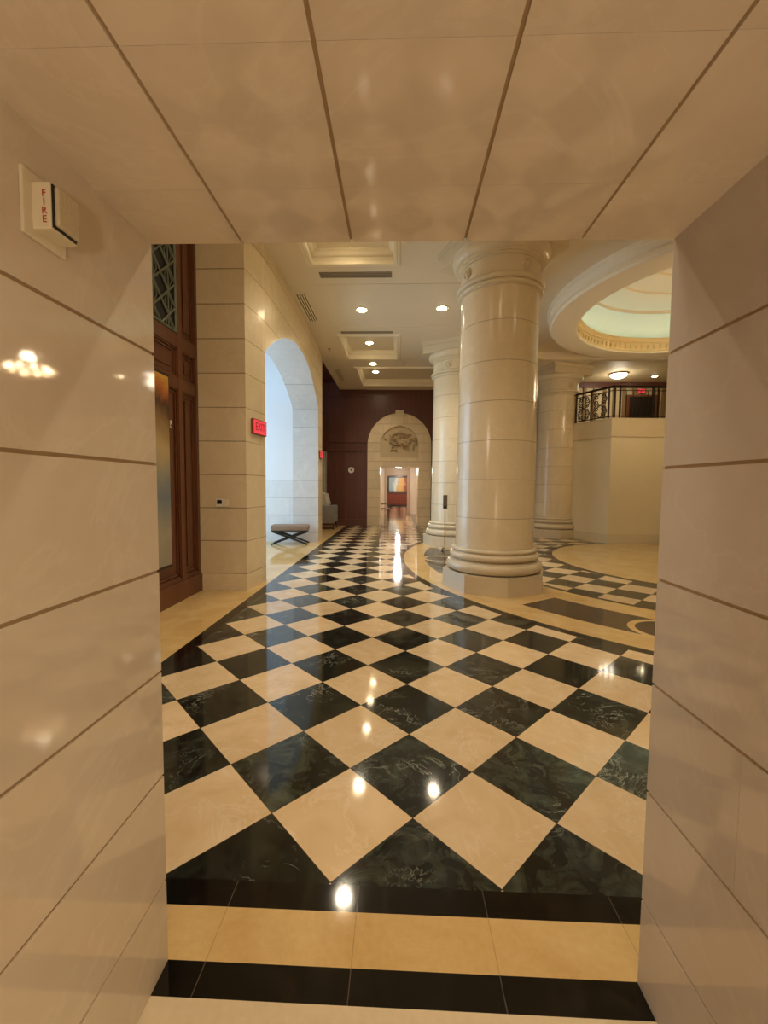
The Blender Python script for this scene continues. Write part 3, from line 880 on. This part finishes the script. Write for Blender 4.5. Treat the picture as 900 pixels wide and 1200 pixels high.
# ------------------------------------------------------------------ chandelier of the rotunda (seen mirrored in the polished wall)
ch_ = thing('chandelier', 'brass ring chandelier hanging under the dome', 'chandelier', (RC[0], RC[1], -0.25))
m = MB(); m.tube([(0, 0, 4.2), (0, 0, 6.93)], 0.02, 8); m.build('stem', M_brass, ch_)
m = MB(); m.tube([(0.36 * cos(2 * pi * k / 36), 0.36 * sin(2 * pi * k / 36), 4.2) for k in range(36)], 0.025, 8, closed=True)
for k in range(4): m.tube([(0.36 * cos(k * pi / 2), 0.36 * sin(k * pi / 2), 4.2), (0, 0, 4.7)], 0.012, 6)
m.build('ring', M_brass, ch_, smooth=40)
for k in range(10):
    a = 2 * pi * k / 10
    m = MB(); m.lathe([(0.012, 4.2), (0.032, 4.23), (0.034, 4.28), (0.018, 4.33), (0.004, 4.35)], 12, c=(0.36 * cos(a), 0.36 * sin(a), 0)); m.build('lamp_shade', M_candle, ch_, smooth=50)

lamp('POINT', (0, 0, 4.55), 48, (1, 0.80, 0.54), ch_, shadow_soft_size=0.1)

# ------------------------------------------------------------------ lettering
def text_mesh(s, size, name, mat, parent, M, depth=0.001, scale_x=1.0):
    cu = bpy.data.curves.new(name, 'FONT'); cu.body = s; cu.size = size; cu.extrude = depth; cu.align_x = 'CENTER'; cu.align_y = 'CENTER'
    tmp = bpy.data.objects.new(name, cu); COL.objects.link(tmp)
    dg = bpy.context.evaluated_depsgraph_get(); me = bpy.data.meshes.new_from_object(tmp.evaluated_get(dg))
    bpy.data.objects.remove(tmp); bpy.data.curves.remove(cu)
    me.materials.clear(); me.materials.append(mat)
    me.transform(M @ Matrix.Diagonal((scale_x, 1, 1, 1)))
    o = bpy.data.objects.new(name, me); COL.objects.link(o); o.parent = parent; return o
FACE_Y = Matrix(((1, 0, 0, 0), (0, 0, -1, 0), (0, 1, 0, 0), (0, 0, 0, 1)))           # reads from -y
FACE_X = Matrix(((0, 0, 1, 0), (1, 0, 0, 0), (0, 1, 0, 0), (0, 0, 0, 1)))           # reads from +x

# fire alarm on the passage wall
fa = thing('fire_alarm', 'white wall fire alarm strobe lettered FIRE on the left stone wall', 'alarm', (TXL, 0, 0))
m = MB(); m.bevbox(0, 0.812, 2.035, 0.008, 0.915, 2.162, 0.003); m.build('back_plate', M_offwhite, fa)
m = MB(); m.bevbox(0.006, 0.832, 2.052, 0.046, 0.898, 2.142, 0.004); bd = m.build('housing', M_offwhite, fa)
m = MB(); m.box(0.044, 0.835, 2.056, 0.049, 0.894, 2.138); m.build('seam', M_black, fa)
m = MB(); m.bevbox(0.047, 0.838, 2.060, 0.058, 0.894, 2.136, 0.005)
M_lens = G('clear_strobe_lens', 0.12); M_lens.base(lin('cdbf9e')); M_lens.bump(M_lens.noise(160, 2), 0.002)
m.build('strobe_lens', M_lens.m, fa)
for k, ch in enumerate('FIRE'):
    A = Matrix.Translation((0.033, 0.8315, 2.119 - 0.0165 * k)) @ FACE_Y
    text_mesh(ch, 0.019, 'letter', M_redtext, bd, A, 0.0006)

# exit signs
def exit_sign(label, x, y, z, w, h, rot=0.0, shiny=True):
    t = thing('exit_sign', label, 'exit sign', (x, y, z), rot)
    m = MB(); m.bevbox(0.0, -w / 2, -h * 0.5, 0.035, w / 2, h * 0.5, 0.006); m.build('housing', flat('exit_housing', '8c3a30', 0.4), t)
    m = MB(); m.box(0.034, -w / 2 + 0.015, -h / 2 + 0.015, 0.038, w / 2 - 0.015, h / 2 - 0.015); m.build('lit_panel', M_red, t)
    text_mesh('EXIT', h * 0.72, 'lettering', M_reddk, t, Matrix.Translation((0.0385, 0, 0)) @ FACE_X, 0.0006, 0.9)
    return t
exit_sign('red lit exit sign on the stone pilaster left of the arch', xw(6.37) + 0.002, 6.37, 2.43, 0.44, 0.23, rad(-8))
exit_sign('small red lit exit sign on the narrow wall right of the arch', xw(11.85) + 0.002, 11.85, 2.44, 0.5, 0.21, rad(2.5))
e3 = exit_sign('red lit exit sign over the dark balcony doorway', 10.42, 18.66, 5.77, 0.32, 0.18, rad(-90))

# thermostat on the pilaster
th = thing('thermostat', 'white wall thermostat with dark display on the stone pilaster', 'thermostat', (0, 6.0, 0))
m = MB(); m.bevbox(-2.650, -0.022, 1.235, -2.545, 0, 1.352, 0.006); m.build('housing', M_white, th)
m = MB(); m.box(-2.632, -0.0245, 1.275, -2.561, -0.020, 1.335); m.build('display', M_black, th)
m = MB(); m.bevbox(-2.540, -0.010, 1.235, -2.465, 0, 1.352, 0.004); m.build('blank_plate', M_offwhite, th)

# round wall clock
ck = thing('wall_clock', 'round white wall clock with dark centre on the far wood wall', 'clock', (-1.86, FARY - 0.02, 2.19))
def ydisc(prof, n=32):
    m = MB(); m.lathe(prof, n, M=FACE_Y); return m
ydisc([(0.115, 0.0), (0.12, 0.02), (0.11, 0.03), (0.095, 0.028)]).build('rim', M_white, ck, smooth=40)
ydisc([(0.10, 0.0), (0.10, 0.024)]).build('dial', M_white, ck, smooth=40)
ydisc([(0.035, 0.0), (0.03, 0.035)]).build('hub', M_black, ck, smooth=40)
m = MB(); m.box(-0.005, -0.032, 0, 0.005, -0.028, 0.075); m.box(0, -0.034, -0.005, 0.055, -0.030, 0.005); m.build('hands', M_black, ck)

# large abstract canvas beside the doorway
cn = thing('abstract_canvas', 'tall abstract canvas in orange, beige and grey-blue against the wood panelling', 'painting', (WX + 0.045, 4.55, 1.70))
m = MB(); m.box(0, -0.58, -1.15, 0.05, 0.58, 1.17)
g = G('abstract_paint', 0.5); x, y, z = g.xyz()
n_ = g.noise(1.8, 5.0, 0.55, 1.2); cr = g.node('ShaderNodeValToRGB'); el = cr.color_ramp.elements
el[0].position, el[0].color = 0.0, lin('9a9484'); el[1].position, el[1].color = 1.0, lin('d9a240')
for p_, c_ in [(0.18, 'a9a08a'), (0.36, '74808a'), (0.50, '9c9682'), (0.62, 'c0a878'), (0.78, '8a6a3c'), (0.86, '4a2c1c'), (0.93, 'b86a28')]:
    e = el.new(p_); e.color = lin(c_)
g.put(cr.inputs[0], (z + 1.15) * (1 / 2.32) + (n_ - 0.5) * 0.18); g.base(cr.outputs[0])
m.build('canvas', g.m, cn)
m = MB()
for b in [(-0.0, -0.60, -1.18, 0.045, 0.60, -1.15), (-0.0, -0.60, 1.17, 0.045, 0.60, 1.20), (0, 0.58, -1.16, 0.045, 0.60, 1.18), (0, -0.60, -1.16, 0.045, -0.58, 1.18)]: m.box(*b)
m.build('frame', M_black, cn)
ws = thing('modelled_glint', 'tiny white block modelled for a brass glint on the wood panel beside the canvas', 'glint', (WX + 0.014, 5.285, 2.32))  # white block modelled in place of a bright glint on brass
m = MB(); m.bevbox(0, -0.02, -0.05, 0.02, 0.02, 0.05, 0.004); m.build('housing', M_white, ws)
m = MB(); m.box(0.02, -0.008, -0.03, 0.022, 0.008, 0.0); m.build('window', M_black, ws)

# ------------------------------------------------------------------ bench (X legs)
bn = thing('x_leg_bench', 'taupe cushioned bench with black crossed legs in the arch opening', 'bench', (-2.86, 10.98, 0), 0.10)
def cushion(m, lx, ly, z0, z1, b=0.04):
    m.bevbox(-lx / 2, -ly / 2, z0, lx / 2, ly / 2, z1, b)
m = MB(); cushion(m, 0.98, 0.46, 0.375, 0.52, 0.05); m.build('cushion', M_velvet, bn, smooth=50)
m = MB(); m.bevbox(-0.47, -0.20, 0.352, 0.47, 0.20, 0.38, 0.008); m.build('seat_frame', M_legblk, bn)
for sy in (-1, 1):
    for sx in (-1, 1):
        a, b = Vector((-0.45 * sx, 0.17 * sy, 0.36)), Vector((0.47 * sx, 0.19 * sy, 0.0)); d = (b - a).normalized(); n_ = Vector((0, 1, 0)).cross(d)
        m = MB(); w = 0.034; oy_ = 0.017 * sx
        q = [a - n_ * w, b - n_ * w, b + n_ * w, a + n_ * w]
        lo = [Vector((v.x, v.y - 0.016 + oy_, max(0.0, v.z))) for v in q]; hi = [Vector((v.x, v.y + 0.016 + oy_, max(0.0, v.z))) for v in q]
        m.add(lo + hi, [(0, 1, 2, 3), (7, 6, 5, 4), (0, 4, 5, 1), (1, 5, 6, 2), (2, 6, 7, 3), (3, 7, 4, 0)])
        m.build('leg', M_legblk, bn)
m = MB(); m.tube([(0, -0.17, 0.18), (0, 0.17, 0.18)], 0.014, 8); m.build('stretcher', M_legblk, bn)

# ------------------------------------------------------------------ thin floor stand between the columns
ss = thing('sanitizer_stand', 'thin metal sanitizer stand with box dispenser beside the rear column', 'stand', (1.165, 10.40, 0))
m = MB(); m.lathe([(0.16, 0), (0.16, 0.008), (0.03, 0.016), (0.012, 0.03)], 32); m.build('base', M_chrome, ss, smooth=40)
m = MB(); m.tube([(0, 0, 0.01), (0, 0, 1.08)], 0.011, 10); m.build('pole', M_brass, ss, smooth=40)
m = MB(); m.bevbox(-0.05, -0.045, 1.02, 0.05, 0.045, 1.36, 0.01); m.build('dispenser', flat('grey_brown_metal', '6f6250', 0.35, 0.5), ss)
m = MB(); m.box(-0.03, -0.05, 1.03, 0.03, -0.03, 1.10); m.build('nozzle', M_black, ss)
m = MB(); m.ball((-0.06, -0.10, 0.05), 0.04, n=16); m.build('foot', M_chrome, ss, smooth=60)

# ------------------------------------------------------------------ armchair in the alcove
ac = thing('armchair', 'grey high-backed armchair by the dark wood wall past the arch', 'armchair', (-2.62, 15.15, 0), 0.0)
m = MB(); m.bevbox(-0.36, -0.33, 0.25, 0.36, 0.33, 0.47, 0.05); m.build('seat', M_greyfab, ac, smooth=50)
m = MB()
pr = [(-0.40, 0.30), (0.02, 0.30), (0.12, 0.92), (0.03, 1.28), (-0.16, 1.33), (-0.44, 1.2)]
A = Matrix(((1, 0, 0, 0), (0, 0, 1, 0), (0, 1, 0, 0), (0, 0, 0, 1)))
m.prism(pr, -0.30, 0.30, A); bk = m.build('backrest', M_palefab, ac)
bk.modifiers.new('bevel', 'BEVEL').width = 0.03
for s in (-1, 1):
    m = MB(); m.bevbox(-0.36, s * 0.37 - 0.07, 0.22, 0.36, s * 0.37 + 0.07, 0.86, 0.05); m.build('armrest', M_greyfab, ac, smooth=50)
for sx in (-1, 1):
    for sy in (-1, 1):
        m = MB(); m.tube([(0.28 * sx, 0.30 * sy, 0.26), (0.33 * sx, 0.36 * sy, 0.0)], [0.03, 0.018], 8); m.build('leg', M_legblk, ac, smooth=50)
dr = thing('wall_drape', 'narrow pale grey hanging drape behind the armchair', 'drape', (-2.92, 15.9, 0))
m = MB()
N = 40
fr = [(-0.45 + 0.62 * k / N, 0.025 * sin(k * 1.25)) for k in range(N + 1)]
m.prism(fr + [(x, y + 0.012) for x, y in reversed(fr)], 1.15, 2.90); m.build('cloth', M_palefab, dr, smooth=60)
m = MB(); m.tube([(-0.5, 0, 2.92), (0.2, 0, 2.92)], 0.018, 8); m.build('rod', M_bronze, dr)

# small chair half hidden in the far doorway
sc = thing('side_chair', 'small dark wood chair just inside the far doorway', 'chair', (-0.66, 20.8, 0), 0.0)
m = MB(); m.bevbox(-0.21, -0.21, 0.42, 0.23, 0.21, 0.49, 0.02); m.build('seat', flat('brown_leather', '5a3420', 0.4), sc)
for sx, sy in [(-1, -1), (-1, 1), (1, -1), (1, 1)]:
    m = MB(); m.tube([(0.19 * sx, 0.18 * sy, 0.43), (0.21 * sx, 0.19 * sy, 0)], [0.024, 0.016], 8); m.build('leg', M_legblk, sc)
m = MB(); m.bevbox(-0.24, -0.2, 0.62, -0.20, 0.2, 0.95, 0.015)
for s in (-1, 1): m.tube([(-0.2, 0.18 * s, 0.44), (-0.23, 0.19 * s, 0.93)], 0.018, 8)
m.build('backrest', M_legblk, sc)
for s in (-1, 1):
    m = MB(); m.tube([(-0.22, 0.2 * s, 0.68), (0.05, 0.22 * s, 0.70), (0.2, 0.21 * s, 0.64), (0.2, 0.2 * s, 0.46)], 0.016, 8); m.build('armrest', M_legblk, sc, smooth=50)

# ------------------------------------------------------------------ outer walls of the rotunda side
m = MB(); m.box(14.8, TY, 0, 15.0, 12.08, CEIL + 0.3); m.box(15.0, 12.0, 3.53, 15.1, 19.1, 6.3)
struct(m.build('wall_east', M_cream), 'cream wall of the rotunda side', 'wall')

# ------------------------------------------------------------------ lights
# daylight behind the vestibule window
lamp('AREA', (-5.95, 9.05, 2.3), 215, (0.50, 0.75, 1.0), None, (0, rad(-90), 0), shape='RECTANGLE', size=4.2, size_y=3.8)
# unseen downlights added as fill, besides the balcony and nearest-coffer ones
EXTRA = [((10.4, 17.7, BC), 'small recessed downlight on the balcony ceiling beside the bowl light'), ((-0.82, 3.2, CEIL), 'added fill downlight over the passage mouth on the left'), ((0.87, 3.2, CEIL), 'added fill downlight over the passage mouth on the right'),
         ((-0.85, 6.68, CEIL + CD), 'recessed downlight inside the nearest ceiling coffer'), ((3.4, 3.2, CEIL), 'added fill downlight at the rotunda edge near the passage'),
         ((9.8, 3.4, CEIL), 'added fill downlight on the far side of the rotunda'), ((2.0, 9.0, CEIL), 'added fill downlight between the two left columns'), ((12.3, 8.0, CEIL), 'added fill downlight by the cream side wall')]
for loc, lab in EXTRA:
    dup(d0, loc, 0, lab)
    if loc[2] == BC: continue
    lamp('SPOT', (loc[0], loc[1], loc[2] - 0.03), 210, WARM, None, None, spot_size=rad(125), spot_blend=0.9, shadow_soft_size=0.09)
# rear room ceiling lamps
for x, y in [(-1.2, -1.8), (1.2, -1.8)]:
    t = thing('ceiling_lamp', 'round ceiling lamp of the room behind the passage', 'ceiling light', (x, y, 3.0), 0, 'rear room lamps')
    m = MB(); m.lathe([(0.02, -0.08), (0.14, -0.06), (0.2, 0.0)], 24); m.build('diffuser', glow('rear_lamp', 'ffdca0', 6), t)
    lamp('POINT', (x, y, 2.75), 14, (1, 0.9, 0.76), None, shadow_soft_size=0.2)
tb = thing('added_console_table', 'small wood console table added in the rear room under the fill lamp', 'table', (0.32, -1.75, 0))  # added out of view, only to carry the fill lamp
m = MB(); m.bevbox(-0.5, -0.2, 0.46, 0.5, 0.2, 0.50, 0.008); m.build('top', M_wood, tb)
for sx in (-1, 1):
    for sy in (-1, 1):
        m = MB(); m.box(0.44 * sx - 0.025, 0.15 * sy - 0.025, 0, 0.44 * sx + 0.025, 0.15 * sy + 0.025, 0.46); m.build('leg', M_wood, tb)
tl = thing('added_table_lamp', 'brass table lamp added as fill light on the rear room console', 'lamp', (0.32, -1.75, 0.50))  # made-up lamp behind the camera, brightens the passage ceiling and walls
m = MB(); m.lathe([(0.09, 0), (0.09, 0.015), (0.03, 0.04), (0.05, 0.12), (0.02, 0.2), (0.01, 0.24)], 24); m.build('base', M_brass, tl, smooth=40)
m = MB(); m.lathe([(0.16, 0.22), (0.11, 0.44)], 24, cap0=False, cap1=False); m.build('lamp_shade', glow('fill_lamp_glow', 'ffdcae', 2.5), tl, smooth=40)
lamp('POINT', (0, 0, 0.50), 60, (1, 0.84, 0.66), tl, shadow_soft_size=0.08)
# unseen sconce added as fill light, hall side of the thick wall
def sconce(x, p, label):
    t = thing('added_wall_sconce', label, 'fill lamp', (x, TY, 2.6), 0, None)
    m = MB(); m.bevbox(-0.06, 0, -0.2, 0.06, 0.02, 0.2, 0.008); m.build('back_plate', M_brass, t)
    m = MB(); m.lathe([(0.05, -0.1), (0.09, 0.0), (0.11, 0.14)], 24, c=(0, 0.14, 0), cap1=False); m.build('lamp_shade', glow('fill_sconce_glow', 'ffe2b8', 3.0), t, smooth=40)
    m = MB(); m.tube([(0, 0.01, -0.08), (0, 0.14, -0.1)], 0.012, 8); m.build('arm', M_brass, t)
    lamp('POINT', (0, 0.2, 0.3), p, (1, 0.88, 0.7), t, shadow_soft_size=0.12)
sconce(-2.1, 40, 'brass wall sconce added as fill light by the wood panelling')
# far passage and room
for y, p_ in [(18.6, 55), (21.8, 30), (27, 90), (32, 80)]:
    lamp('POINT', (0.0, y, 2.35 if y < 25 else 2.6), p_, (1, 0.9, 0.78), None, shadow_soft_size=0.16)

w = bpy.data.worlds.new('world'); scene.world = w; w.use_nodes = True
bg = w.node_tree.nodes['Background']; bg.inputs[0].default_value = (0.6, 0.78, 1.0, 1); bg.inputs[1].default_value = 0.6

scene.view_settings.view_transform = 'Standard'; scene.view_settings.look = 'None'
scene.view_settings.gamma = 1.0; scene.view_settings.exposure = 0.22; scene.view_settings.use_curve_mapping = False
scene.cycles.use_denoising = True
